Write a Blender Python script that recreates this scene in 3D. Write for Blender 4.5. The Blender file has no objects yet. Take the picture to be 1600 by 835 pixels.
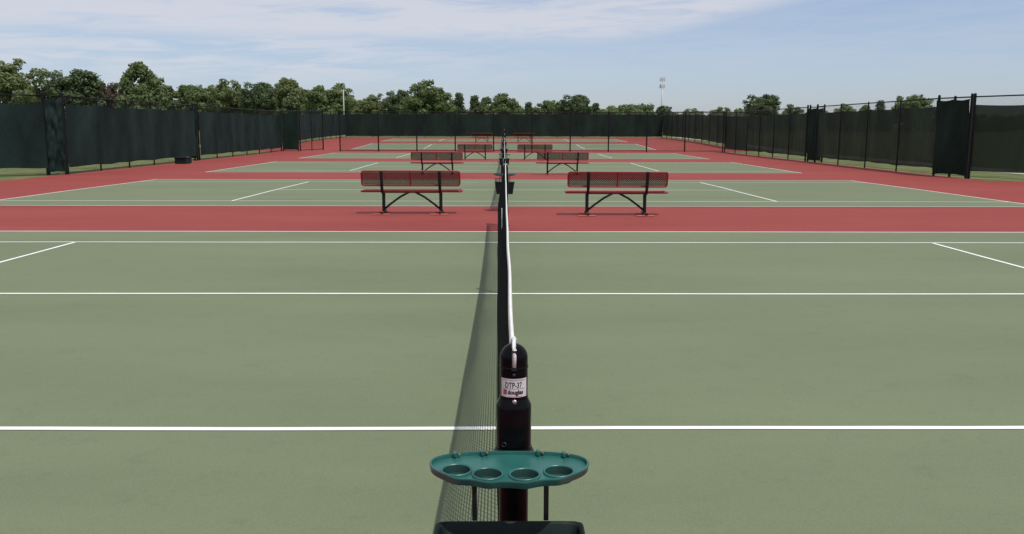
import bpy, math, random
import numpy as np
from mathutils import Vector, Matrix, noise
R = random.Random(7)
scene = bpy.context.scene
scene.view_settings.view_transform = 'Standard'
scene.view_settings.look = 'None'
scene.view_settings.exposure = 0
COL = scene.collection

# ------------------------------------------------------------------ ground profile
GP = [(-400,0),(19,0),(25,-.03),(30,-.07),(48,-.07),(60,-.07),(66,-.05),(74,.12),(84,.36),(95,.5),(106,.6),(125,.62),(4000,.62)]
def gz(y):
    for (a,za),(b,zb) in zip(GP[:-1],GP[1:]):
        if y <= b:
            t=(y-a)/(b-a); return za+(zb-za)*t
    return GP[-1][1]

# ------------------------------------------------------------------ material helpers
def nt(mat): return mat.node_tree.nodes, mat.node_tree.links
def base_mat(name, color, rough=0.6, metallic=0.0, spec=0.5, noise_scale=None, var=0.15, bump=0.0, bump_scale=60, coat=0.0):
    m=bpy.data.materials.new(name); m.use_nodes=True
    n,l=nt(m); b=n['Principled BSDF']
    b.inputs['Base Color'].default_value=(*color,1)
    b.inputs['Roughness'].default_value=rough
    b.inputs['Metallic'].default_value=metallic
    b.inputs['Specular IOR Level'].default_value=spec
    b.inputs['Coat Weight'].default_value=coat
    tc=n.new('ShaderNodeTexCoord')
    if noise_scale:
        nz=n.new('ShaderNodeTexNoise'); nz.inputs['Scale'].default_value=noise_scale; nz.inputs['Detail'].default_value=6
        l.new(tc.outputs['Object'],nz.inputs['Vector'])
        mr=n.new('ShaderNodeMapRange'); mr.inputs[1].default_value=.3; mr.inputs[2].default_value=.7
        mr.inputs[3].default_value=1-var; mr.inputs[4].default_value=1+var
        l.new(nz.outputs['Fac'],mr.inputs[0])
        mx=n.new('ShaderNodeVectorMath'); mx.operation='SCALE'; mx.inputs[0].default_value=color
        l.new(mr.outputs[0],mx.inputs['Scale']); l.new(mx.outputs[0],b.inputs['Base Color'])
    if bump:
        nb=n.new('ShaderNodeTexNoise'); nb.inputs['Scale'].default_value=bump_scale; nb.inputs['Detail'].default_value=4
        l.new(tc.outputs['Object'],nb.inputs['Vector'])
        bp=n.new('ShaderNodeBump'); bp.inputs['Strength'].default_value=bump; bp.inputs['Distance'].default_value=.01
        l.new(nb.outputs['Fac'],bp.inputs['Height']); l.new(bp.outputs[0],b.inputs['Normal'])
    return m

def court_mat(name, color, dark, light):
    m=bpy.data.materials.new(name); m.use_nodes=True
    n,l=nt(m); b=n['Principled BSDF']; b.inputs['Roughness'].default_value=.85; b.inputs['Specular IOR Level'].default_value=.2
    tc=n.new('ShaderNodeTexCoord')
    n1=n.new('ShaderNodeTexNoise'); n1.inputs['Scale'].default_value=.35; n1.inputs['Detail'].default_value=8; n1.inputs['Roughness'].default_value=.6
    mp=n.new('ShaderNodeMapping'); mp.inputs['Scale'].default_value=(.5,1.6,1)
    l.new(tc.outputs['Object'],mp.inputs['Vector']); l.new(mp.outputs[0],n1.inputs['Vector'])
    cr=n.new('ShaderNodeValToRGB'); cr.color_ramp.elements[0].position=.3; cr.color_ramp.elements[1].position=.72
    cr.color_ramp.elements[0].color=(*dark,1); cr.color_ramp.elements[1].color=(*light,1)
    e=cr.color_ramp.elements.new(.5); e.color=(*color,1)
    l.new(n1.outputs['Fac'],cr.inputs[0])
    n2=n.new('ShaderNodeTexNoise'); n2.inputs['Scale'].default_value=160; n2.inputs['Detail'].default_value=2
    l.new(tc.outputs['Object'],n2.inputs['Vector'])
    mr=n.new('ShaderNodeMapRange'); mr.inputs[1].default_value=.3; mr.inputs[2].default_value=.7; mr.inputs[3].default_value=.90; mr.inputs[4].default_value=1.10
    l.new(n2.outputs['Fac'],mr.inputs[0])
    n3=n.new('ShaderNodeTexNoise'); n3.inputs['Scale'].default_value=4; n3.inputs['Detail'].default_value=10; n3.inputs['Roughness'].default_value=.8
    l.new(tc.outputs['Object'],n3.inputs['Vector'])
    m3=n.new('ShaderNodeMapRange'); m3.inputs[1].default_value=.28; m3.inputs[2].default_value=.46; m3.inputs[3].default_value=.86; m3.inputs[4].default_value=1.0
    l.new(n3.outputs['Fac'],m3.inputs[0])
    mu=n.new('ShaderNodeMath'); mu.operation='MULTIPLY'; l.new(mr.outputs[0],mu.inputs[0]); l.new(m3.outputs[0],mu.inputs[1])
    mx=n.new('ShaderNodeVectorMath'); mx.operation='SCALE'
    l.new(cr.outputs[0],mx.inputs[0]); l.new(mu.outputs[0],mx.inputs['Scale']); l.new(mx.outputs[0],b.inputs['Base Color'])
    bp=n.new('ShaderNodeBump'); bp.inputs['Strength'].default_value=.3; bp.inputs['Distance'].default_value=.004
    l.new(n2.outputs['Fac'],bp.inputs['Height']); l.new(bp.outputs[0],b.inputs['Normal'])
    return m

M_green=court_mat('court_green',(.150,.180,.105),(.134,.164,.095),(.165,.196,.116))
M_red=court_mat('court_red',(.250,.050,.042),(.224,.044,.038),(.274,.058,.049))
M_line=base_mat('line_paint',(.78,.78,.75),.8,noise_scale=3,var=.06,bump=.2,bump_scale=150)
M_grass=base_mat('grass',(.13,.15,.06),.95,noise_scale=.8,var=.35,bump=.8,bump_scale=20,spec=.1)
M_path=base_mat('concrete_path',(.42,.39,.34),.9,noise_scale=2,var=.1,spec=.2)
M_black=base_mat('black_gloss',(.004,.004,.005),.07,spec=.10,noise_scale=30,var=.3,bump=.03,bump_scale=25)
M_blackdull=base_mat('black_frame',(.010,.010,.010),.45,noise_scale=20,var=.3,spec=.35)
M_lower=base_mat('dark_tube',(.005,.005,.005),.3,noise_scale=20,var=.3,spec=.08)
M_fpost=base_mat('fence_black',(.006,.0065,.0065),.5,noise_scale=10,var=.3,spec=.2)
M_net=base_mat('net_twine',(.008,.009,.009),.8,noise_scale=40,var=.3,spec=.2)
M_band=base_mat('net_band_vinyl',(.74,.74,.71),.6,noise_scale=6,var=.08,bump=.4,bump_scale=40)
M_rope=base_mat('cord_white',(.7,.7,.68),.7,noise_scale=200,var=.2,bump=.5,bump_scale=300)
M_tray=base_mat('tray_green_plastic',(.018,.108,.092),.38,noise_scale=14,var=.16,bump=.05,bump_scale=90)
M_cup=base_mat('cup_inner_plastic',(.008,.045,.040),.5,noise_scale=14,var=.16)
M_trayd=base_mat('basket_green_plastic',(.005,.012,.011),.6,noise_scale=14,var=.2,spec=.25)
M_brass=base_mat('brass_bolt',(.16,.11,.06),.5,metallic=.5,noise_scale=30,var=.2)
M_steel=base_mat('steel_bolt',(.6,.6,.6),.3,metallic=1,noise_scale=30,var=.1)
M_sticker=base_mat('sticker_white',(.60,.59,.60),.45,noise_scale=40,var=.06)
M_ink=base_mat('sticker_ink',(.015,.015,.02),.5,noise_scale=40,var=.1)
M_inkred=base_mat('sticker_ink_red',(.5,.05,.04),.5,noise_scale=40,var=.1)
M_bred=base_mat('bench_red',(.24,.015,.018),.4,noise_scale=8,var=.12,spec=.4)
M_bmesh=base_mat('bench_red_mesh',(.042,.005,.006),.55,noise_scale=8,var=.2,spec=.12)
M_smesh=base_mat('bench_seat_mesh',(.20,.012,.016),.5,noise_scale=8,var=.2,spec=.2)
M_pad=base_mat('red_pad',(.45,.11,.07),.8,noise_scale=8,var=.2)
M_trunk=base_mat('bark',(.09,.065,.045),.9,noise_scale=3,var=.3,bump=.6,bump_scale=8)
M_tower=base_mat('tower_white',(.55,.56,.58),.5,noise_scale=2,var=.06)
M_wood=base_mat('weathered_pole',(.5,.47,.42),.8,noise_scale=2,var=.15)

def leaf_mat(name, c1, c2):
    m=bpy.data.materials.new(name); m.use_nodes=True
    n,l=nt(m); b=n['Principled BSDF']; b.inputs['Roughness'].default_value=.7; b.inputs['Specular IOR Level'].default_value=.15
    g=n.new('ShaderNodeNewGeometry'); cr=n.new('ShaderNodeValToRGB')
    cr.color_ramp.elements[0].color=(*c1,1); cr.color_ramp.elements[1].color=(*c2,1)
    tc=n.new('ShaderNodeTexCoord'); nz=n.new('ShaderNodeTexNoise'); nz.inputs['Scale'].default_value=.55; nz.inputs['Detail'].default_value=3
    l.new(tc.outputs['Object'],nz.inputs['Vector'])
    ad=n.new('ShaderNodeMath'); ad.operation='MULTIPLY_ADD'; ad.inputs[1].default_value=.45
    l.new(g.outputs['Random Per Island'],ad.inputs[0])
    s=n.new('ShaderNodeMapRange'); s.inputs[1].default_value=.3; s.inputs[2].default_value=.7; s.inputs[3].default_value=0; s.inputs[4].default_value=.55
    l.new(nz.outputs['Fac'],s.inputs[0]); l.new(s.outputs[0],ad.inputs[2])
    l.new(ad.outputs[0],cr.inputs[0]); l.new(cr.outputs[0],b.inputs['Base Color'])
    tr=n.new('ShaderNodeBsdfTranslucent'); l.new(cr.outputs[0],tr.inputs['Color'])
    mx=n.new('ShaderNodeMixShader'); mx.inputs[0].default_value=.45
    l.new(b.outputs[0],mx.inputs[1]); l.new(tr.outputs[0],mx.inputs[2]); l.new(mx.outputs[0],n['Material Output'].inputs['Surface'])
    return m
M_leaf=leaf_mat('foliage_green',(.11,.150,.062),(.21,.265,.115))
M_leafy=leaf_mat('foliage_light',(.14,.175,.07),(.25,.295,.14))
M_leafd=leaf_mat('foliage_conifer',(.080,.115,.056),(.155,.20,.10))
M_leafr=leaf_mat('foliage_reddish',(.095,.078,.055),(.17,.14,.10))

def chain_mat():
    m=bpy.data.materials.new('chain_link_black'); m.use_nodes=True
    n,l=nt(m); b=n['Principled BSDF']; b.inputs['Base Color'].default_value=(.012,.013,.013,1); b.inputs['Roughness'].default_value=.5
    uv=n.new('ShaderNodeUVMap'); sp=n.new('ShaderNodeSeparateXYZ'); l.new(uv.outputs[0],sp.inputs[0])
    res=[]
    for op in ('ADD','SUBTRACT'):
        a=n.new('ShaderNodeMath'); a.operation=op; l.new(sp.outputs[0],a.inputs[0]); l.new(sp.outputs[1],a.inputs[1])
        d=n.new('ShaderNodeMath'); d.operation='DIVIDE'; d.inputs[1].default_value=.072; l.new(a.outputs[0],d.inputs[0])
        f=n.new('ShaderNodeMath'); f.operation='FRACT'; l.new(d.outputs[0],f.inputs[0])
        c=n.new('ShaderNodeMath'); c.operation='LESS_THAN'; c.inputs[1].default_value=.07; l.new(f.outputs[0],c.inputs[0]); res.append(c)
    mx=n.new('ShaderNodeMath'); mx.operation='MAXIMUM'; l.new(res[0].outputs[0],mx.inputs[0]); l.new(res[1].outputs[0],mx.inputs[1])
    t=n.new('ShaderNodeBsdfTransparent'); ms=n.new('ShaderNodeMixShader')
    l.new(mx.outputs[0],ms.inputs[0]); l.new(t.outputs[0],ms.inputs[1]); l.new(b.outputs[0],ms.inputs[2]); l.new(ms.outputs[0],n['Material Output'].inputs['Surface'])
    return m
M_chain=chain_mat()
def screen_mat(name,col,see,lo=.55,hi=1.5):
    m=bpy.data.materials.new(name); m.use_nodes=True
    n,l=nt(m); b=n['Principled BSDF']; b.inputs['Roughness'].default_value=.75; b.inputs['Specular IOR Level'].default_value=.08
    tc=n.new('ShaderNodeTexCoord'); nz=n.new('ShaderNodeTexNoise'); nz.inputs['Scale'].default_value=.8; nz.inputs['Detail'].default_value=8
    mp=n.new('ShaderNodeMapping'); mp.inputs['Scale'].default_value=(1,1,.35); l.new(tc.outputs['Object'],mp.inputs['Vector']); l.new(mp.outputs[0],nz.inputs['Vector'])
    mr=n.new('ShaderNodeMapRange'); mr.inputs[1].default_value=.3; mr.inputs[2].default_value=.7; mr.inputs[3].default_value=lo; mr.inputs[4].default_value=hi
    l.new(nz.outputs['Fac'],mr.inputs[0])
    mx=n.new('ShaderNodeVectorMath'); mx.operation='SCALE'; mx.inputs[0].default_value=col; l.new(mr.outputs[0],mx.inputs['Scale']); l.new(mx.outputs[0],b.inputs['Base Color'])
    bp=n.new('ShaderNodeBump'); bp.inputs['Strength'].default_value=.8; bp.inputs['Distance'].default_value=.06
    n2=n.new('ShaderNodeTexNoise'); n2.inputs['Scale'].default_value=2.5; n2.inputs['Detail'].default_value=4; n2.inputs['Distortion'].default_value=1.2
    l.new(mp.outputs[0],n2.inputs['Vector']); l.new(n2.outputs['Fac'],bp.inputs['Height']); l.new(bp.outputs[0],b.inputs['Normal'])
    if see:
        t=n.new('ShaderNodeBsdfTransparent'); ms=n.new('ShaderNodeMixShader'); ms.inputs[0].default_value=see
        l.new(b.outputs[0],ms.inputs[1]); l.new(t.outputs[0],ms.inputs[2]); l.new(ms.outputs[0],n['Material Output'].inputs['Surface'])
    return m
M_screen=screen_mat('windscreen_fabric',(.014,.028,.025),0)
M_screenf=screen_mat('windscreen_fabric_dark',(.011,.023,.017),0)
M_screen2=screen_mat('windscreen_fabric_right',(.021,.040,.023),.03)  # right-hand fences: same fabric in a lighter green, slightly see-through

# ------------------------------------------------------------------ mesh helpers
class MB:
    def __init__(s): s.v=[]; s.f=[]; s.uv=None
    def box(s,c,d,rot=None):
        i=len(s.v)
        for sx in(-.5,.5):
            for sy in(-.5,.5):
                for sz in(-.5,.5):
                    p=Vector((sx*d[0],sy*d[1],sz*d[2]))
                    if rot is not None: p=rot@p
                    s.v.append((p.x+c[0],p.y+c[1],p.z+c[2]))
        for f in((0,1,3,2),(4,6,7,5),(0,4,5,1),(2,3,7,6),(0,2,6,4),(1,5,7,3)): s.f.append(tuple(i+k for k in f))
    def tube(s,pts,r,seg=8,cap=True,flat=None):
        pts=[Vector(p) for p in pts]; i0=len(s.v); n=len(pts)
        for k,p in enumerate(pts):
            t=(pts[min(k+1,n-1)]-pts[max(k-1,0)]).normalized()
            ref=Vector((0,0,1)) if abs(t.z)<.9 else Vector((1,0,0))
            u=t.cross(ref).normalized(); w=u.cross(t)
            rr=r[k] if isinstance(r,(list,tuple)) else r
            ru,rw=(rr,rr) if flat is None else flat
            for j in range(seg):
                a=2*math.pi*j/seg; q=p+u*math.cos(a)*ru+w*math.sin(a)*rw; s.v.append(tuple(q))
        for k in range(n-1):
            for j in range(seg):
                a=i0+k*seg+j; b=i0+k*seg+(j+1)%seg
                s.f.append((a,b,b+seg,a+seg))
        if cap:
            s.f.append(tuple(i0+j for j in reversed(range(seg)))); s.f.append(tuple(i0+(n-1)*seg+j for j in range(seg)))
    def lathe(s,prof,c,seg=40,sq=None):
        i0=len(s.v); n=len(prof)
        for r,z in prof:
            for j in range(seg):
                a=2*math.pi*j/seg; s.v.append((c[0]+r*math.cos(a),c[1]+r*math.sin(a),c[2]+z))
        for k in range(n-1):
            for j in range(seg):
                a=i0+k*seg+j;b=i0+k*seg+(j+1)%seg
                s.f.append((a,b,b+seg,a+seg))
    def grid(s,fn,nu,nv):
        i0=len(s.v)
        for i in range(nu+1):
            for j in range(nv+1): s.v.append(tuple(fn(i/nu,j/nv)))
        for i in range(nu):
            for j in range(nv):
                a=i0+i*(nv+1)+j; s.f.append((a,a+nv+1,a+nv+2,a+1))
    def obj(s,name,mat,parent=None,smooth=False,loc=None,bevel=0):
        me=bpy.data.meshes.new(name); me.from_pydata(s.v,[],s.f); me.update()
        if smooth: me.polygons.foreach_set('use_smooth',[True]*len(me.polygons))
        me.materials.append(mat)
        o=bpy.data.objects.new(name,me); COL.objects.link(o)
        if parent: o.parent=parent
        if loc: o.location=loc
        if bevel:
            b=o.modifiers.new('bevel','BEVEL'); b.width=bevel; b.segments=2; b.limit_method='ANGLE'
        return o
def autosmooth(o,ang=35):
    me=o.data
    me.polygons.foreach_set('use_smooth',[True]*len(me.polygons))
    me.set_sharp_from_angle(angle=math.radians(ang))
def empty(name,loc,label,cat,group=None):
    e=bpy.data.objects.new(name,None); e.empty_display_size=.2; COL.objects.link(e); e.location=loc
    e['label']=label; e['category']=cat
    if group: e['group']=group
    return e
def copy_thing(src,loc,rotz=None,scale=None):
    def rec(o,par):
        c=o.copy(); COL.objects.link(c)
        if par is not None:
            c.parent=par; c.matrix_parent_inverse=o.matrix_parent_inverse.copy()
        for ch in o.children: rec(ch,c)
        return c
    t=rec(src,None); t.location=loc
    if rotz is not None: t.rotation_euler=(0,0,rotz)
    if scale is not None: t.scale=scale
    return t

# ------------------------------------------------------------------ setting: ground
def sheet(name,rects,dz,mat,step=1.0):
    mb=MB()
    for x0,x1,y0,y1 in rects:
        n=max(1,int(round((y1-y0)/step)))
        mb.grid(lambda u,v:(x0+(x1-x0)*u,y0+(y1-y0)*v,gz(y0+(y1-y0)*v)+dz),1,n)
    o=mb.obj(name,mat); o['kind']='structure'; return o
mb=MB()
ys=[-300,-50,0,10,19,25,30,40,48,54,60,66,70,74,79,84,89.5,95,100,106,115,125,160,300,800,4000]
xs=[-2500,-300,-60,-25,0,25,60,300,2500]
for y in ys:
    for x in xs: mb.v.append((x,y,gz(y)-.012))
w=len(xs)
for i in range(len(ys)-1):
    for j in range(w-1):
        a=i*w+j; mb.f.append((a,a+1,a+w+1,a+w))
o=mb.obj('ground',M_grass); o['kind']='structure'
sheet('court_surround',[(-16.6,16.6,-6,66.3),(-18.7,18.7,66.3,104.2),(16.6,17.4,-6,30.2)],0,M_red)
sheet('concrete_path',[(20.5,22.3,-6,110),(-26.5,-24.8,-6,110)],-.004,M_path,4)

D1=3.44; W=10.97
courts=[D1,19.22,35.2,51.2,69.2,85.4]
HL=11.885
for ci,y0 in enumerate(courts):
    sheet('court_surface',[(-HL,HL,y0,y0+W)],.004,M_green)
    mb=MB(); lw=.052
    def wob(a,b): return .018*noise.noise(Vector((a*.4,b*3.1,ci*7)))+.004*noise.noise(Vector((a*3,b*3.1,ci*7)))
    def lx(y,xa,xb,w_=lw):
        n=max(2,int((xb-xa)/.4)); 
        def fn(u,v):
            x=xa+(xb-xa)*u; yy=y+wob(x,y)+(v-.5)*w_*(1+.12*noise.noise(Vector((x*2,y,v))))
            return (x,yy,gz(yy)+.008)
        mb.grid(fn,n,1)
    def ly(x,ya,yb,w_=lw):
        n=max(2,int((yb-ya)/.4))
        def fn(u,v):
            yy=ya+(yb-ya)*u; xx=x+wob(yy,x)+(.5-v)*w_
            return (xx,yy,gz(yy)+.008)
        mb.grid(fn,n,1)
    h=lw/2
    lx(y0,-HL-h,HL+h); lx(y0+W,-HL-h,HL+h)
    lx(y0+1.372,-HL+h+.004,HL-h-.004); lx(y0+W-1.372,-HL+h+.004,HL-h-.004)
    lx(y0+W/2,-6.4+h+.004,6.4-h-.004)
    for x in(-HL,HL):
        ly(x,y0+h+.014,y0+1.372-h-.014); ly(x,y0+1.372-h-.01,y0+W-1.372+h+.01); ly(x,y0+W-1.372+h+.014,y0+W-h-.014)
    for x in(-6.4,6.4): ly(x,y0+1.372+h+.014,y0+W-1.372-h-.014)
    o=mb.obj('court_markings',M_line); o['kind']='structure'

# ------------------------------------------------------------------ net (local: y 0..12.8)
L=12.8
def ztop(t): return .92+.135*abs((t-6.4)/6.4)**1.6
def netpt(t,s):
    zt=ztop(t)-.02; z=zt+(0.03-zt)*s
    k=t/L
    x=-(.045+.085*k)*math.sin(math.pi*s*.72)+.012*noise.noise(Vector((t*.9,s*1.5,3)))*math.sin(math.pi*min(s*1.2,1))
    x+= -.004
    e=min(t,L-t); x*=min(1,.35+e/0.8*.65)
    return (x,t,z)
net=empty('tennis_net',(0,D1-.91,0),'black mesh tennis net with white headband between two posts','tennis net','nets across the courts')
mb=MB(); cell=.045; r=.0031
for i in range(int(L/cell)-2):
    t=.07+i*cell
    mb.tube([netpt(t,s/9) for s in range(10)],r,4,False)
for j in range(1,23):
    mb.tube([netpt(.05+(L-.1)*k/110,j/22) for k in range(111)],r,4,False)
mb.tube([netpt(.05+(L-.1)*k/110,1.0) for k in range(111)],.004,4,True)
mb.obj('netting',M_net,net)
mb=MB()
pts=[];
for k in range(121):
    t=.12+(L-.24)*k/120
    pts.append((-.003+.0035*noise.noise(Vector((t*.8,0,9))),t,ztop(t)-.020+.003*noise.noise(Vector((t*2.5,4,0)))))
mb.tube(pts,1,10,True,flat=(.0085,.030))
o=mb.obj('headband',M_band,net,smooth=True)
mb=MB(); mb.box((0,6.4,.45),(.006,.05,.88))
mb.obj('centre_strap',M_band,net,loc=(-.05,0,0))
mb=MB()
mb.tube([(0,.16,1.035),(.0,.10,1.052),(0,.05,1.070),(0,.02,1.082),(0,-.01,1.080),(0,-.03,1.066),(.001,-.043,1.045),(.001,-.0465,1.01)],[.009,.009,.008,.006,.006,.006,.006,.005],8)
mb.obj('cord',M_rope,net,smooth=True)
mb=MB(); mb.tube([(.006,.19,1.03),(-.008,.14,1.036),(.006,.10,1.058),(-.004,.06,1.062)],[.006,.006,.005,.004],6)
mb.obj('cord_knot',M_rope,net,smooth=True)
mb=MB(); mb.tube([(0,L-.16,1.035),(.0,L-.10,1.052),(0,L-.02,1.080),(0,L+.03,1.066),(0,L+.0465,1.01)],.006,8)
mb.obj('cord',M_rope,net,smooth=True)

# ------------------------------------------------------------------ net post (local origin at base)
post=empty('net_post',(0,D1-.91,0),'glossy black net post with domed cap and white sticker','net post','net posts')
mb=MB(); r=.0415
mb.lathe([(.0,-.0),(.075,0),(.075,.012),(.044,.02),(.044,.72)],(0,0,0),32)
autosmooth(mb.obj('lower_tube',M_lower,post))
mb=MB()
prof=[(r,.90)]+[(r,1.028)]+[(r*math.cos(a),1.028+r*1.05*math.sin(a)) for a in [math.radians(k) for k in range(10,91,10)]]
mb.lathe([(max(p,.0001),z) for p,z in prof],(0,0,0),40)
mb.lathe([(r,1.0-.002),(r+.0016,1.0),(r+.0016,1.004),(r,1.006)],(0,0,0),40)
autosmooth(mb.obj('upper_tube',M_black,post),50)
mb=MB(); mb.box((0,-.0417,1.028),(.015,.003,.06))
mb.obj('cord_slot',M_ink,post)
mb=MB(); seg=48
def rsq(a,R_,e): 
    c,s_=math.cos(a),math.sin(a); k=(abs(c)**e+abs(s_)**e)**(-1/e); return (R_*k*c,R_*k*s_)
lev=[(.040,.915,2.1),(.0425,.913,2.1),(.043,.905,2.1),(.0515,.887,2.3),(.0525,.882,2.4),(.0525,.765,2.4),(.0515,.758,2.4),(.054,.756,2.3),(.056,.75,2.2),(.06,.742,2.1),(.06,.725,2.1),(.04,.72,2.1)]
for R_,z,e in lev:
    for j in range(seg):
        x,y=rsq(2*math.pi*j/seg,R_,e); mb.v.append((x,y,z))
for k in range(len(lev)-1):
    for j in range(seg):
        a=k*seg+j;b=k*seg+(j+1)%seg; mb.f.append((a,a+seg,b+seg,b))
o=mb.obj('gear_housing',M_black,post); autosmooth(o,28)
mb=MB(); mb.lathe([(.0001,.004),(.005,.004),(.007,.002),(.007,-.003)],(0,0,0),16)
o=mb.obj('bolt',M_steel,post,smooth=True,loc=(.002,-.0445,.905)); o.rotation_euler=(math.radians(90),0,0)
mb=MB(); mb.lathe([(.0001,.003),(.004,.003),(.005,.001),(.005,-.003)],(0,0,0),16)
o=mb.obj('bolt',M_ink,post,smooth=True,loc=(.0,-.0415,.985)); o.rotation_euler=(math.radians(90),0,0)
mb=MB(); mb.lathe([(.005,-.004),(.008,-.004),(.008,.004),(.005,.004),(.0045,-.004)],(0,0,0),20)
o=mb.obj('crank_socket',M_blackdull,post,smooth=True,loc=(-.028,-.046,.775)); o.rotation_euler=(math.radians(90),0,math.radians(-25))
def cyl(u,z,rr): a=u/rr; return (rr*math.sin(a),-rr*math.cos(a),z)
mb=MB(); RS=r+.0012; hw=.044
mb.grid(lambda u,v:cyl(-hw+2*hw*u,.918+.056*v,RS),24,2)
st=mb.obj('sticker',M_sticker,post,smooth=True)
st['label']='white sticker with black lettering'
def lettering(txt,u0,z0,size,width,bold=0,mat=M_ink,name='lettering'):
    c=bpy.data.curves.new('t','FONT'); c.body=txt; c.size=size; c.offset=bold; c.extrude=0; c.resolution_u=3
    ob=bpy.data.objects.new('t',c); COL.objects.link(ob)
    dg=bpy.context.evaluated_depsgraph_get(); dg.update()
    me=bpy.data.meshes.new_from_object(ob.evaluated_get(dg)); bpy.data.objects.remove(ob)
    xs_=[v.co.x for v in me.vertices]; x0,x1=min(xs_),max(xs_)
    for v in me.vertices:
        u=u0+(v.co.x-x0)/(x1-x0)*width; v.co=Vector(cyl(u,z0+v.co.y,RS+.0006))
    me.name=name; me.materials.clear(); me.materials.append(mat)
    o=bpy.data.objects.new(name,me); COL.objects.link(o); o.parent=st; return o
lettering('DTP-37',-.027,.9470,.0235,.052,.0004)
lettering('douglas',-.019,.9275,.0185,.048,.0007)
def bar(u0,u1,z0,z1,mat,name,off=.0006):
    mb=MB(); mb.grid(lambda u,v:cyl(u0+(u1-u0)*u,z0+(z1-z0)*v,RS+off),10,1); mb.obj(name,mat,st)
bar(-.034,.036,.9432,.9441,M_ink,'printed_line'); bar(-.036,.038,.9682,.9690,M_ink,'printed_line'); bar(-.03,.03,.9712,.9718,M_ink,'printed_line')
bar(-.034,-.022,.9262,.9400,M_ink,'emblem'); bar(-.0325,-.0235,.928,.9375,M_inkred,'emblem_mark',.0012); bar(-.018,.026,.9205,.9215,M_inkred,'printed_line')

# ------------------------------------------------------------------ cup tray
import bmesh
tray=empty('cup_tray',(-.014,D1-.91-.165,.75),'green plastic cup tray with round holes on the post','cup tray','cup trays on the net posts')
AX,AY=.226,.118
holes=[(-.148,-.024),(-.060,-.052),(.042,-.056),(.138,-.034)]
HR=.041
def out(a,k=1.0,dz=0.):
    c,s_=math.cos(a),math.sin(a); e=2.25
    q=(abs(c)**e+abs(s_)**e)**(-1/e)
    x=AX*k*q*c; y=AY*k*q*s_
    if y>0: y*=.88; x*=1-.03*(y/AY)
    else:
        for hx,hy in holes: y-=.0105*math.exp(-((x-hx)/.026)**2)*min(1,-y/.05)
    y += .022*(x/AX)**2
    return (x,y,dz)
NS=128
bm=bmesh.new(); edges=[]
def loop(pts):
    vs=[bm.verts.new(p) for p in pts]
    for i in range(len(vs)): edges.append(bm.edges.new((vs[i],vs[(i+1)%len(vs)])))
loop([out(2*math.pi*i/NS,.975,0) for i in range(NS)])
for hx,hy in holes: loop([(hx+HR*math.cos(2*math.pi*i/28),hy+HR*.98*math.sin(2*math.pi*i/28),0) for i in range(28)])
bmesh.ops.triangle_fill(bm,use_beauty=True,use_dissolve=False,edges=edges)
me=bpy.data.meshes.new('tray_floor'); bm.normal_update()
for f in bm.faces:
    if f.normal.z<0: f.normal_flip()
bm.to_mesh(me); bm.free(); me.materials.append(M_tray)
o=bpy.data.objects.new('tray_floor',me); COL.objects.link(o); o.parent=tray
s_=o.modifiers.new('solid','SOLIDIFY'); s_.thickness=.003; s_.offset=-1
mb=MB()
prof=[(.973,-.001),(.975,.009),(.980,.011),(.996,.0112),(1.004,.009),(1.004,.006),(.996,.004),(.992,-.009),(.986,-.010),(.980,-.006),(.976,-.004)]
for k,z in prof:
    for i in range(NS): mb.v.append(out(2*math.pi*i/NS,k,z))
for k in range(len(prof)-1):
    for j in range(NS):
        a=k*NS+j;b=k*NS+(j+1)%NS; mb.f.append((a,b,b+NS,a+NS))
autosmooth(mb.obj('rim',M_tray,tray),50)
for hx,hy in holes:
    mb=MB(); mb.lathe([(HR*.94,.004),(HR*.99,.007),(HR*1.04,.007),(HR*1.08,.004),(HR*1.09,.0003)],(hx,hy,0),36)
    mb.obj('cup_ring',M_tray,tray,smooth=True)
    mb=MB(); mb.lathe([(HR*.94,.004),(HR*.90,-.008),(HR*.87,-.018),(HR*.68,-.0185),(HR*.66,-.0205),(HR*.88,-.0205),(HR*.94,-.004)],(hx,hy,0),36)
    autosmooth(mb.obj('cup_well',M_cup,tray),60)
for x in(-.158,-.078,.085,.160):
    yb=out(math.acos(max(-1,min(1,x/AX))),1)[1]-.008
    mb=MB(); mb.box((x,yb,.010),(.010,.020,.014)); mb.obj('rim_clip',M_tray,tray,bevel=.002)
    mb=MB(); mb.lathe([(.0001,.005),(.004,.004),(.005,.002),(.005,0)],(x+.013,yb-.001,.008),12); mb.obj('rivet',M_brass,tray,smooth=True)
mb=MB()
mb.box((.014,.125,-.012),(.12,.04,.03))
mb.obj('clamp',M_blackdull,tray,bevel=.003)
for x in(-.098,.104):
    mb=MB(); mb.box((x,-.02,-.080),(.014,.004,.135)); mb.obj('hanger_strap',M_blackdull,tray)

bask=empty('litter_basket',(-.014,D1-.91-.30,.598),'dark green plastic basket hung under the cup tray','basket','baskets on the net posts')
mb=MB()
def ring(hx,hy,z,e=14):
    o_=[]
    for i in range(64):
        a=2*math.pi*(i+.5)/64; c,s_=math.cos(a),math.sin(a); q=(abs(c)**e+abs(s_)**e)**(-1/e); o_.append((hx*q*c,hy*q*s_,z))
    return o_
rs=[ring(.165,.075,-.235),ring(.198,.100,0),ring(.207,.107,.001),ring(.207,.107,.006),ring(.202,.102,.006),ring(.195,.096,.0),ring(.16,.07,-.228)]
for q in rs: mb.v+=q
for k in range(len(rs)-1):
    for j in range(64):
        a=k*64+j;b=k*64+(j+1)%64; mb.f.append((a,b,b+64,a+64))
mb.f.append(tuple(range(63,-1,-1))); mb.f.append(tuple(6*64+j for j in range(64)))
autosmooth(mb.obj('basket_shell',M_trayd,bask),40)
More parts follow.
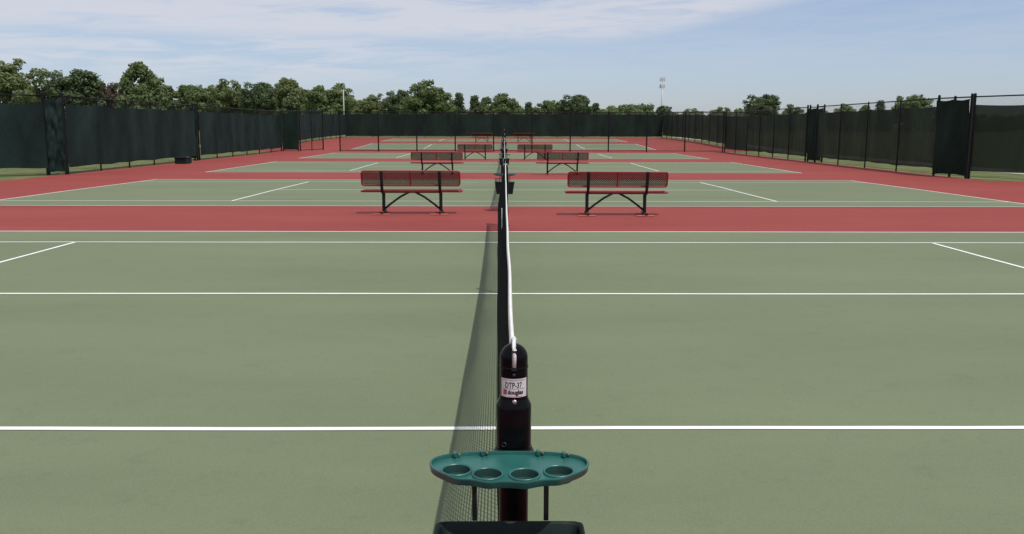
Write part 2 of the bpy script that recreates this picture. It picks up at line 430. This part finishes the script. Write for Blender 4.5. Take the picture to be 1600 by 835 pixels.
for x in(-.13,0,.13):
    mb=MB(); mb.box((x,-.093,-.10),(.006,.008,.17)); mb.obj('rib',M_trayd,bask)

for i,c in enumerate(courts):
    y=c-.91; zc=gz(c+W/2)
    if i>0:
        copy_thing(net,(0,y,zc))
        copy_thing(post,(0,y,gz(y)))
        copy_thing(tray,(-.014,y-.165,gz(y)+.75)); copy_thing(bask,(-.014,y-.30,gz(y)+.598))
    p=copy_thing(post,(0,y+L,gz(y+L)),math.pi)
    p['label']='glossy black net post at the far end of the net'

# ------------------------------------------------------------------ benches
def build_bench():
    b=empty('bench',(0,0,0),'red perforated metal bench on black steel legs beside the court','bench','benches between the courts')
    def mesh_panel(w,h,fn,st=.0068):
        mb=MB(); p=.036
        for sgn in(1,-1):
            c=-(w+h)
            while c<w+h:
                def at(z): return c-sgn*z
                lo,hi=0.,h
                z1=(c-w/2)/sgn; z2=(c+w/2)/sgn
                lo=max(lo,min(z1,z2)); hi=min(hi,max(z1,z2))
                if hi-lo>.01:
                    A=(at(lo),lo);B=(at(hi),hi); i=len(mb.v)
                    q=[(A[0]-st,A[1]),(A[0]+st,A[1]),(B[0]+st,B[1]),(B[0]-st,B[1])]
                    for x,z in q: mb.v.append(tuple(fn(x,z,.0012*sgn)))
                    mb.f.append((i,i+1,i+2,i+3))
                c+=p
        return mb
    th=math.radians(14)
    bw,bh=1.92,.29
    def bf(x,z,off): return (x,-.20-math.sin(th)*z+off,.57+math.cos(th)*z)
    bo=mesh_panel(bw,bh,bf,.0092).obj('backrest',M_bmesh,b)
    def rrect(c,r=.05):
        out_=[];c=[Vector(p) for p in c]
        for i in range(4):
            p=c[i];a=(c[i-1]-p).normalized();d=(c[(i+1)%4]-p).normalized()
            for k in range(5):
                t=k/4; q=p+a*r*(1-t)**2+d*r*t**2; out_.append(q)
        out_.append(out_[0]); return out_
    mb=MB()
    c=[bf(-bw/2,0,0),bf(bw/2,0,0),bf(bw/2,bh,0),bf(-bw/2,bh,0)]
    mb.tube(rrect(c),.017,8,False)
    mb.obj('backrest_rim',M_bred,bo,smooth=True)
    mb=MB(); mb.tube([bf(0,.0,0),bf(0,bh,0)],.017,8,False); mb.obj('divider_bar',M_bred,bo,smooth=True)
    sw,sd=1.98,.36
    def sf(x,z,off): return (x,-.14+z,.455+off+.01*math.cos(z/sd*6.28)*-.5)
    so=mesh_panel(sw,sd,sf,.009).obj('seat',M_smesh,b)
    mb=MB(); c=[sf(-sw/2,0,0),sf(sw/2,0,0),sf(sw/2,sd,0),sf(-sw/2,sd,0)]
    mb.tube(rrect(c),.02,8,False); 
    mb.obj('seat_rim',M_bred,so,smooth=True)
    for x in(-.57,.57):
        mb=MB(); rr=.028
        mb.tube([(x,-.30,.034),(x,-.27,.032),(x,.27,.032),(x,.30,.034)],rr,10)
        mb.tube([(x,.02,.03),(x,.02,.20),(x,.03,.42)],.034,10)
        mb.tube([(x,.20,.425),(x,.0,.422),(x,-.12,.425),(x,-.17,.45),(x,-.225,.55),(x,-.262,.70),(x,-.30,.86)],.031,10)
        mb.obj('leg',M_blackdull,b,smooth=False); 
        for y in(-.25,.25):
            mb=MB(); mb.box((x-.02,y,.008),(.34 if y<0 else .2,.12,.016)); mb.obj('foot_plate',M_pad,b,bevel=.003)
    for s in(-1,1):
        mb=MB(); mb.tube([(s*.555,.02,.09),(s*.42,.02,.20),(s*.24,.02,.33),(s*.05,.02,.43)],.021,8); mb.obj('brace',M_blackdull,b,smooth=True)
    mb=MB(); mb.tube([(-.57,.02,.425),(.57,.02,.425)],.018,8); mb.obj('seat_bar',M_blackdull,b,smooth=True)
    return b
bench=build_bench()
BP=[(-1.86,17.55),(2.18,17.3),(-2.55,33.5),(2.2,33.7),(-1.64,49.6),(1.7,49.6),(-2.1,83.2),(1.85,83.2)]
for i,(x,y) in enumerate(BP):
    if i==0: bench.location=(x,y,gz(y)+.004)
    else: 
        c=copy_thing(bench,(x,y,gz(y)+.004)); c.rotation_euler=(0,0,math.radians(R.uniform(-1.2,1.2)))

# ------------------------------------------------------------------ fences
FH=2.90
def uvsheet(name,pts_fn,nu,nv,length,height,mat,parent):
    mb=MB(); mb.grid(pts_fn,nu,nv); o=mb.obj(name,mat,parent,smooth=True)
    me=o.data; uv=me.uv_layers.new(name='UVMap')
    co=[(i/nu*length,j/nv*height) for i in range(nu+1) for j in range(nv+1)]
    for lp in me.loops: uv.data[lp.index].uv=co[lp.vertex_index]
    return o
def fence(a,b,screen=None,side=1,label='',spacing=3.05,bottom_rail=False,sc_z=(.26,2.62),sag=0.05,seed=0,mid=False,crumple=0,pr=.032):
    a=Vector(a);b=Vector(b);d=b-a;Ln=d.length;d/=Ln; nrm=Vector((-d.y,d.x))
    root=empty('court_fence',(a.x,a.y,gz(a.y)),label,'fence','fences around the tennis courts')
    z0=gz(a.y)
    def P(u,h,off=0):
        p=a+d*u+nrm*off; return (p.x-a.x,p.y-a.y,gz(p.y)-z0+h)
    n=max(1,int(round(Ln/spacing)))
    for i in range(n+1):
        u=Ln*i/n; big=.048 if i in(0,n) else pr
        mb=MB(); h=FH+.04+ (0.06 if i in(0,n) else 0)
        mb.tube([P(u,-.02),P(u,h),P(u,h+.03)],[big,big,big*.5],10)
        mb.obj('post',M_fpost,root,smooth=False)
    mb=MB(); mb.tube([P(Ln*i/n,FH) for i in range(n+1)],.024,8); mb.obj('rail',M_fpost,root,smooth=True)
    mb=MB(); mb.tube([P(Ln*i/n,.07) for i in range(n+1)],.022 if bottom_rail else .006,6); mb.obj('rail' ,M_fpost,root,smooth=True)
    if mid:
        mb=MB(); mb.tube([P(Ln*i/n,1.45) for i in range(n+1)],.02,6); mb.obj('rail',M_fpost,root,smooth=True)
    uvsheet('chain_link',lambda u,v:P(u*Ln,.06+v*(FH-.06),.03*(-side)),n*2,1,Ln,FH,M_chain,root)
    if screen:
        nu=max(8,int(Ln/(.18 if not crumple else .03))); 
        def fn(u,v):
            uu=u*Ln; ph=(uu/(Ln/n))%1
            zz=sc_z[0]+(sc_z[1]-sc_z[0])*v
            zz+= (-sag*math.sin(math.pi*ph)*v) + .05*noise.noise(Vector((uu*.7,seed,v*.5)))*(1-v) + sag*.3*math.sin(math.pi*ph)*(1-v)
            o_=.07+.04*noise.noise(Vector((uu*1.3,v*1.2,seed*3)))+.03*noise.noise(Vector((uu*4,v*3,seed*3)))
            if crumple: o_+=crumple*noise.noise(Vector((uu*7,v*5,seed*3)))+crumple*.6*noise.noise(Vector((uu*15,v*11,seed)))
            return P(uu,zz,side*o_)
        uvsheet('windscreen',fn,nu,8 if not crumple else 30,Ln,2.3,screen,root)
    return root
XL,XR=-16.45,16.4
lab='tall black chain-link fence with dark green windscreen along the courts'
lab2='short fence panel with crumpled dark green windscreen at a gateway'
fence((-20.6,29.6),(-16.95,32.9),M_screen,-1,lab,seed=1)
fence((-16.95,33.0),(-16.45,33.3),M_screen,-1,lab2,seed=11,sag=.1,sc_z=(.1,2.85),crumple=.12)
fence((XL,33.4),(XL,47.2),M_screen,-1,lab,seed=2)
fence((XL-.4,47.5),(XL,47.6),M_screen,-1,lab2,seed=12,sag=.1,sc_z=(.1,2.85),crumple=.12)
fence((XL,47.9),(XL,65.6),M_screen,-1,lab,seed=3)
fence((19.4,26.6),(16.75,31.7),M_screen2,-1,lab,seed=4)
fence((XR+.35,31.9),(XR-.05,33.5),M_screenf,1,lab2,seed=13,sc_z=(.08,2.84),spacing=.8,crumple=.03,pr=.045)
fence((XR,33.6),(XR,46.6),M_screen2,-1,lab,seed=5)
fence((XR+.4,46.7),(XR+.1,48.0),M_screenf,1,lab2,seed=14,sc_z=(.08,2.84),spacing=.7,crumple=.03,pr=.045)
fence((XR,48.1),(XR,65.8),M_screen2,-1,lab,seed=6)
fence((-12.2,66),(16.3,66),None,1,'tall see-through black chain-link fence dividing the courts',bottom_rail=True,pr=.050,spacing=2.95)
fence((-16.4,66),(-15.3,66),M_screenf,-1,lab2,seed=15,sc_z=(.1,2.8))
fence((-15.2,66.2),(-13.9,68.2),None,1,'open black chain-link gate leaf beside the dividing fence',spacing=1.2,bottom_rail=True,mid=True)
fence((-18.5,68),(-18.5,104),M_screen,-1,lab,seed=21)
fence((18.5,68),(18.5,104),M_screen2,-1,lab,seed=22)
fence((-18.5,104),(18.5,104),M_screenf,-1,'long black fence with dark green windscreen at the courts end',seed=23,sc_z=(.12,2.70))

sb=empty('storage_box',(-15.75,43.5,gz(43.5)),'low dark plastic storage box standing against the fence','storage box')
mb=MB(); mb.box((0,0,.14),(.55,.8,.26)); mb.obj('body',M_trayd,sb,bevel=.02)
mb=MB(); mb.box((0,0,.2925),(.6,.86,.045)); mb.obj('lid',M_blackdull,sb,bevel=.015)

# ------------------------------------------------------------------ trees
def leaf_quads(pts,nrm,size,rng):
    n=len(pts); a=rng.normal(size=(n,3)); t=np.cross(nrm,a); t/=np.linalg.norm(t,axis=1,keepdims=True)+1e-9
    b=np.cross(nrm,t); s=size[:,None]
    return np.stack([pts-t*s-b*s*.6,pts+t*s-b*s*.6,pts+t*s*.8+b*s*.7,pts-t*s*.8+b*s*.7],1).reshape(-1,3)
def mesh_from_quads(name,v,mat):
    n=len(v)//4; me=bpy.data.meshes.new(name)
    me.vertices.add(len(v)); me.vertices.foreach_set('co',v.astype(np.float32).ravel())
    me.loops.add(n*4); me.loops.foreach_set('vertex_index',np.arange(n*4,dtype=np.int32))
    me.polygons.add(n); me.polygons.foreach_set('loop_start',np.arange(0,n*4,4,dtype=np.int32))
    me.update(calc_edges=True); me.validate(); me.materials.append(mat); return me
def clumps_to_quads(cl,per,rng,ls=(.10,.21)):
    P_=[];N_=[]
    for (c,r_) in cl:
        k=int(per*(r_/1.2)**2)
        d=rng.normal(size=(k,3)); d/=np.linalg.norm(d,axis=1,keepdims=True)
        rad=r_*(.55+.5*rng.random((k,1)))
        p=np.array(c)+d*rad*np.array([1,1,.8]); nn=d+rng.normal(size=(k,3))*.5; nn[:,2]+=.35
        nn/=np.linalg.norm(nn,axis=1,keepdims=True); P_.append(p);N_.append(nn)
    P_=np.concatenate(P_);N_=np.concatenate(N_)
    return leaf_quads(P_,N_,rng.uniform(ls[0],ls[1],len(P_)),rng)
def make_tree(kind,seed,mat):
    rng=np.random.default_rng(seed)
    cl=[]
    if kind=='round':
        lobes=[(np.array([rng.uniform(-2.3,2.3),rng.uniform(-1.8,1.8),rng.uniform(3.0,7.0)]),rng.uniform(1.9,2.7)) for _ in range(10)]
        for c,r_ in lobes:
            for _ in range(16):
                d=rng.normal(size=3); d/=np.linalg.norm(d); cl.append((c+d*r_*rng.uniform(.5,1.0)*np.array([1,1,.85]),rng.uniform(.45,.95)))
        cl=[(c,r_) for c,r_ in cl if c[2]>.9]
    elif kind=='tall':
        for _ in range(130):
            z=rng.uniform(1.2,9.4); w_=3.5*math.sin(math.pi*min(1,(z+.3)/10.5)**.8)*(.3+.7*rng.random()**.5); a=rng.uniform(0,6.28)
            cl.append((np.array([w_*math.cos(a),w_*math.sin(a),z]),rng.uniform(.45,1.0)))
    elif kind=='conifer':
        for _ in range(110):
            z=rng.uniform(.6,9.5); w_=2.9*(1-(z/10.4))*(.4+.7*rng.random()); a=rng.uniform(0,6.28)
            cl.append((np.array([w_*math.cos(a),w_*math.sin(a),z]),rng.uniform(.4,.85)))
    v=clumps_to_quads(cl,190,rng)
    v*=10/v[:,2].max()
    root=bpy.data.objects.new('tree',None)
    crown=bpy.data.objects.new('crown',mesh_from_quads('crown',v,mat)); crown.parent=root
    mb=MB()
    mb.tube([(0,0,-.3),(0.05,0,1.2),(-.05,.05,3),(.05,0,5.5),(0,0,8)],[.34,.26,.2,.13,.04],8)
    for i in range(7):
        a=i*2.4+seed; z=1.8+i*.6; rr=2.4 if kind!='conifer' else 1.4
        mb.tube([(0,0,z),(rr*.5*math.cos(a),rr*.5*math.sin(a),z+.9),(rr*math.cos(a),rr*math.sin(a),z+2.0)],[.12,.08,.03],6)
    me=bpy.data.meshes.new('trunk'); me.from_pydata(mb.v,[],mb.f); me.materials.append(M_trunk)
    tr=bpy.data.objects.new('trunk',me); tr.parent=root
    return root
def tcopy(src,loc,rot,sc,label,cat='tree'):
    t=src.copy(); COL.objects.link(t); t.location=loc; t.rotation_euler=(0,0,rot); t.scale=sc
    t['label']=label; t['category']=cat; t['group']='trees beyond the courts'
    for ch in src.children:
        c=ch.copy(); c.parent=t; COL.objects.link(c)
    return t
V={'r1':make_tree('round',1,M_leaf),'r2':make_tree('round',2,M_leaf),'r3':make_tree('round',3,M_leafy),'r4':make_tree('round',4,M_leafd),
   't1':make_tree('tall',5,M_leaf),'t2':make_tree('tall',6,M_leafy),'c1':make_tree('conifer',7,M_leafd),'rr':make_tree('round',8,M_leafr)}
LB={'r1':'broad green leafy tree behind the fence','r2':'rounded green leafy tree behind the fence','r3':'pale green leafy tree behind the fence','r4':'dark green leafy tree behind the fence',
    't1':'tall narrow green tree behind the fence','t2':'tall light green tree behind the fence','c1':'dark conifer tree behind the fence','rr':'tree with brownish foliage behind the fence'}
F=1373.
TR=[('r3',15,105,96,190),('r4',118,100,112,200),('rr',182,50,131,215),('t1',232,70,101,205),('r2',262,64,124,230),('c1',300,64,136,240),('r1',322,56,133,235),
('r3',368,64,127,225),('r4',412,70,130,220),('t2',455,62,124,230),('c1',485,54,142,240),('r1',518,70,131,225),('r3',583,50,148,250),('r4',620,46,142,245),
('r2',672,80,126,230),('c1',718,36,146,240),('c1',742,36,150,245),('t1',760,34,152,250),('r2',790,62,146,240),('c1',825,30,160,255),('r1',868,48,156,250),('r4',898,66,148,245),('c1',928,34,161,255),
('r3',965,54,168,270),('r4',1037,34,165,270),('r3',1075,40,169,280),('r3',1125,44,167,280),('r4',1182,64,147,250),('r2',1233,40,162,260),('r3',1315,40,161,260),('t2',1345,28,163,260),('c1',1368,34,156,255),('r1',1418,50,146,250),
('r3',205,60,140,235),('r3',345,50,145,250),('r1',1270,36,168,270),('r3',1470,40,163,260),('r3',65,60,138,240),('r3',545,46,150,260),('r2',1000,44,171,280),('r1',155,60,142,245),('r2',440,60,146,250),('r3',390,60,145,250),('r1',640,50,150,255),('r3',700,50,155,255),('r2',845,46,162,260)]
for k,xp,wp,tp,Dd in TR:
    X=(xp-787)/F*Dd-.03; Hh=(200-tp)/F*Dd+1.7-.62; Wd=wp/F*Dd
    s=Wd/(8.6 if k[0]=='r' else 7.0 if k[0]=='t' else 5.6)
    tcopy(V[k],(X,Dd,.6),R.uniform(0,6.28),(s,s,Hh/10),LB[k])
rng=np.random.default_rng(55); cl=[]
for _ in range(800):
    x=rng.uniform(-190,42); d=rng.uniform(246,275)
    hh=6.6+3.6*noise.noise(Vector((x*.06,3,1)))
    cl.append((np.array([x,d,.6+rng.uniform(.5,hh)]),rng.uniform(1.0,2.0)))
for _ in range(480):
    x=rng.uniform(40,190); d=rng.uniform(276,300); hh=5.0+2.6*noise.noise(Vector((x*.07,8,1)))
    cl.append((np.array([x,d,.6+rng.uniform(.5,hh)]),rng.uniform(.9,1.8)))
v=clumps_to_quads(cl,60,rng,(.22,.42))
o=bpy.data.objects.new('far_woodland',mesh_from_quads('far_woodland',v,M_leaf)); COL.objects.link(o); o['kind']='stuff'; o['label']='low mass of green bushes and woodland edge behind the fence'; o['category']='woodland'

# ------------------------------------------------------------------ tower and pole
tw=empty('cell_tower',(74.3,420,.6),'white cell tower with panel antennas at its top','cell tower')
Ht=24.6
mb=MB(); mb.tube([(0,0,0),(0,0,Ht-1)],[.55,.28],12); mb.obj('mast',M_tower,tw,smooth=True)
for z in(Ht-1,Ht-4.2):
    mb=MB()
    for i in range(3):
        a=i*2.094+.4; c=Vector((1.5*math.cos(a),1.5*math.sin(a),z)); c2=Vector((1.5*math.cos(a+2.094),1.5*math.sin(a+2.094),z))
        mb.tube([c,c2],.07,6); mb.tube([(0,0,z),c],.07,6)
    mb.obj('platform',M_tower,tw)
    for i in range(3):
        a=i*2.094+.4; c=Vector((1.5*math.cos(a),1.5*math.sin(a),z)); c2=Vector((1.5*math.cos(a+2.094),1.5*math.sin(a+2.094),z))
        for t in(.15,.5,.85):
            p=c.lerp(c2,t); mb=MB(); mb.box((p.x,p.y,p.z+.1),(.32,.2,1.8)); mb.obj('antenna',M_tower,tw)
mb=MB(); mb.box((1.5,1,1.2),(3,2.4,2.4)); mb.obj('equipment_cabinet',M_tower,tw,bevel=.05)
pl=empty('utility_pole',((541-787)/F*170,170,.6),'pale utility pole with a lamp head above the fence','pole')
mb=MB(); mb.tube([(0,0,0),(0,0,8.2)],[.11,.08],10); mb.obj('shaft',M_wood,pl,smooth=True)
mb=MB(); mb.box((0,0,7.9),(.9,.1,.12)); mb.obj('crossarm',M_wood,pl)
for x in(-.35,.35):
    mb=MB(); mb.box((x,0,8.06),(.18,.18,.2)); mb.obj('lamp_head',M_wood,pl)

# ------------------------------------------------------------------ light
sun_vec=Vector((.31,-.36,1)).normalized()
el=math.asin(sun_vec.z); az=math.atan2(sun_vec.x,sun_vec.y)
sd=bpy.data.lights.new('sun','SUN'); sd.energy=3.25; sd.angle=math.radians(.45); sd.color=(1,.965,.90)
so=bpy.data.objects.new('sun',sd); COL.objects.link(so); so.rotation_euler=sun_vec.to_track_quat('Z','Y').to_euler(); so.location=(20,-20,60)
w=bpy.data.worlds.new('World'); scene.world=w; w.use_nodes=True
n=w.node_tree.nodes; l=w.node_tree.links
bg=n['Background']; sky=n.new('ShaderNodeTexSky'); sky.sky_type='NISHITA'; sky.sun_disc=False
sky.sun_elevation=el; sky.sun_rotation=az; sky.air_density=1.0; sky.dust_density=.5; sky.ozone_density=1.3
bg.inputs['Strength'].default_value=.115
tc=n.new('ShaderNodeTexCoord'); nrmz=n.new('ShaderNodeVectorMath'); nrmz.operation='NORMALIZE'; l.new(tc.outputs['Generated'],nrmz.inputs[0])
sp=n.new('ShaderNodeSeparateXYZ'); l.new(nrmz.outputs[0],sp.inputs[0])
def math_(op,a,b=None,c=None,clamp=False):
    m=n.new('ShaderNodeMath'); m.operation=op; m.use_clamp=clamp
    for i,x in enumerate((a,b,c)):
        if x is None: continue
        if isinstance(x,(int,float)): m.inputs[i].default_value=x
        else: l.new(x,m.inputs[i])
    return m.outputs[0]
def mrange(x,a,b,c,d,smooth=True):
    m=n.new('ShaderNodeMapRange'); m.interpolation_type='SMOOTHSTEP' if smooth else 'LINEAR'
    l.new(x,m.inputs[0])
    for i,vv in enumerate((a,b,c,d)): m.inputs[i+1].default_value=vv
    return m.outputs[0]
AZ=math_('ARCTAN2',sp.outputs[0],sp.outputs[1]); EL=math_('ARCSINE',sp.outputs[2])
def nz(sx,sy,sc,det,off=(0,0,0),dist=0,rough=.55,shear=0):
    e=math_('MULTIPLY_ADD',AZ,shear,EL) if shear else EL
    c=n.new('ShaderNodeCombineXYZ'); l.new(math_('MULTIPLY_ADD',AZ,sx,off[0]),c.inputs[0]); l.new(math_('MULTIPLY_ADD',e,sy,off[1]),c.inputs[1]); c.inputs[2].default_value=off[2]
    t=n.new('ShaderNodeTexNoise'); t.inputs['Scale'].default_value=sc; t.inputs['Detail'].default_value=det; t.inputs['Distortion'].default_value=dist; t.inputs['Roughness'].default_value=rough
    l.new(c.outputs[0],t.inputs['Vector']); return t.outputs['Fac']
n1=nz(1.3,9,3,8,(1,2,0),.3,.6); n2=nz(4,34,2.2,8,(5,1,3),.5,.65,shear=-.05)
edge=math_('ADD',EL,math_('MULTIPLY',mrange(AZ,.08,.42,0,.05),-1.0))
up=mrange(edge,.082,.108,0,1)
c1=math_('MULTIPLY',up,mrange(math_('MULTIPLY_ADD',n1,.5,math_('MULTIPLY',n2,.5)),.34,.54,.2,1))
lowm=math_('MULTIPLY',mrange(EL,.03,.07,0,1),mrange(AZ,-.25,.1,1,.2))
c2=math_('MULTIPLY',lowm,mrange(n2,.38,.62,0.0,.8))
wisp=math_('MULTIPLY',mrange(n1,.50,.75,0,.35),mrange(EL,.03,.08,0,1))
cl_=math_('MAXIMUM',math_('MAXIMUM',c1,c2),math_('MULTIPLY',wisp,mrange(AZ,.2,.45,1,.2)))
cl_=math_('MULTIPLY_ADD',cl_,.72,.10)
tcol=n.new('ShaderNodeMix'); tcol.data_type='RGBA'; l.new(mrange(EL,0,.12,0,1),tcol.inputs['Factor'])
tcol.inputs['A'].default_value=(.69,.76,1.03,1); tcol.inputs['B'].default_value=(.84,.84,.98,1)
tint=n.new('ShaderNodeVectorMath'); tint.operation='MULTIPLY'; l.new(sky.outputs[0],tint.inputs[0]); l.new(tcol.outputs['Result'],tint.inputs[1])
mix=n.new('ShaderNodeMix'); mix.data_type='RGBA'
l.new(cl_,mix.inputs['Factor']); l.new(tint.outputs[0],mix.inputs['A']); mix.inputs['B'].default_value=(5.9,6.0,6.5,1)
l.new(mix.outputs['Result'],bg.inputs['Color'])

# ------------------------------------------------------------------ camera
cam=bpy.data.cameras.new('camera'); co=bpy.data.objects.new('camera',cam); COL.objects.link(co)
cam.sensor_width=36; cam.lens=F/1600*36; cam.clip_start=.05; cam.clip_end=6000
pitch=math.atan((417.5-200)/F)
M=Matrix.Rotation(math.radians(-.54),4,'Z')@Matrix.Rotation(math.radians(90)-pitch,4,'X')@Matrix.Rotation(math.radians(.13),4,'Z')
M.translation=(-.03,0,1.7); co.matrix_world=M
scene.camera=co
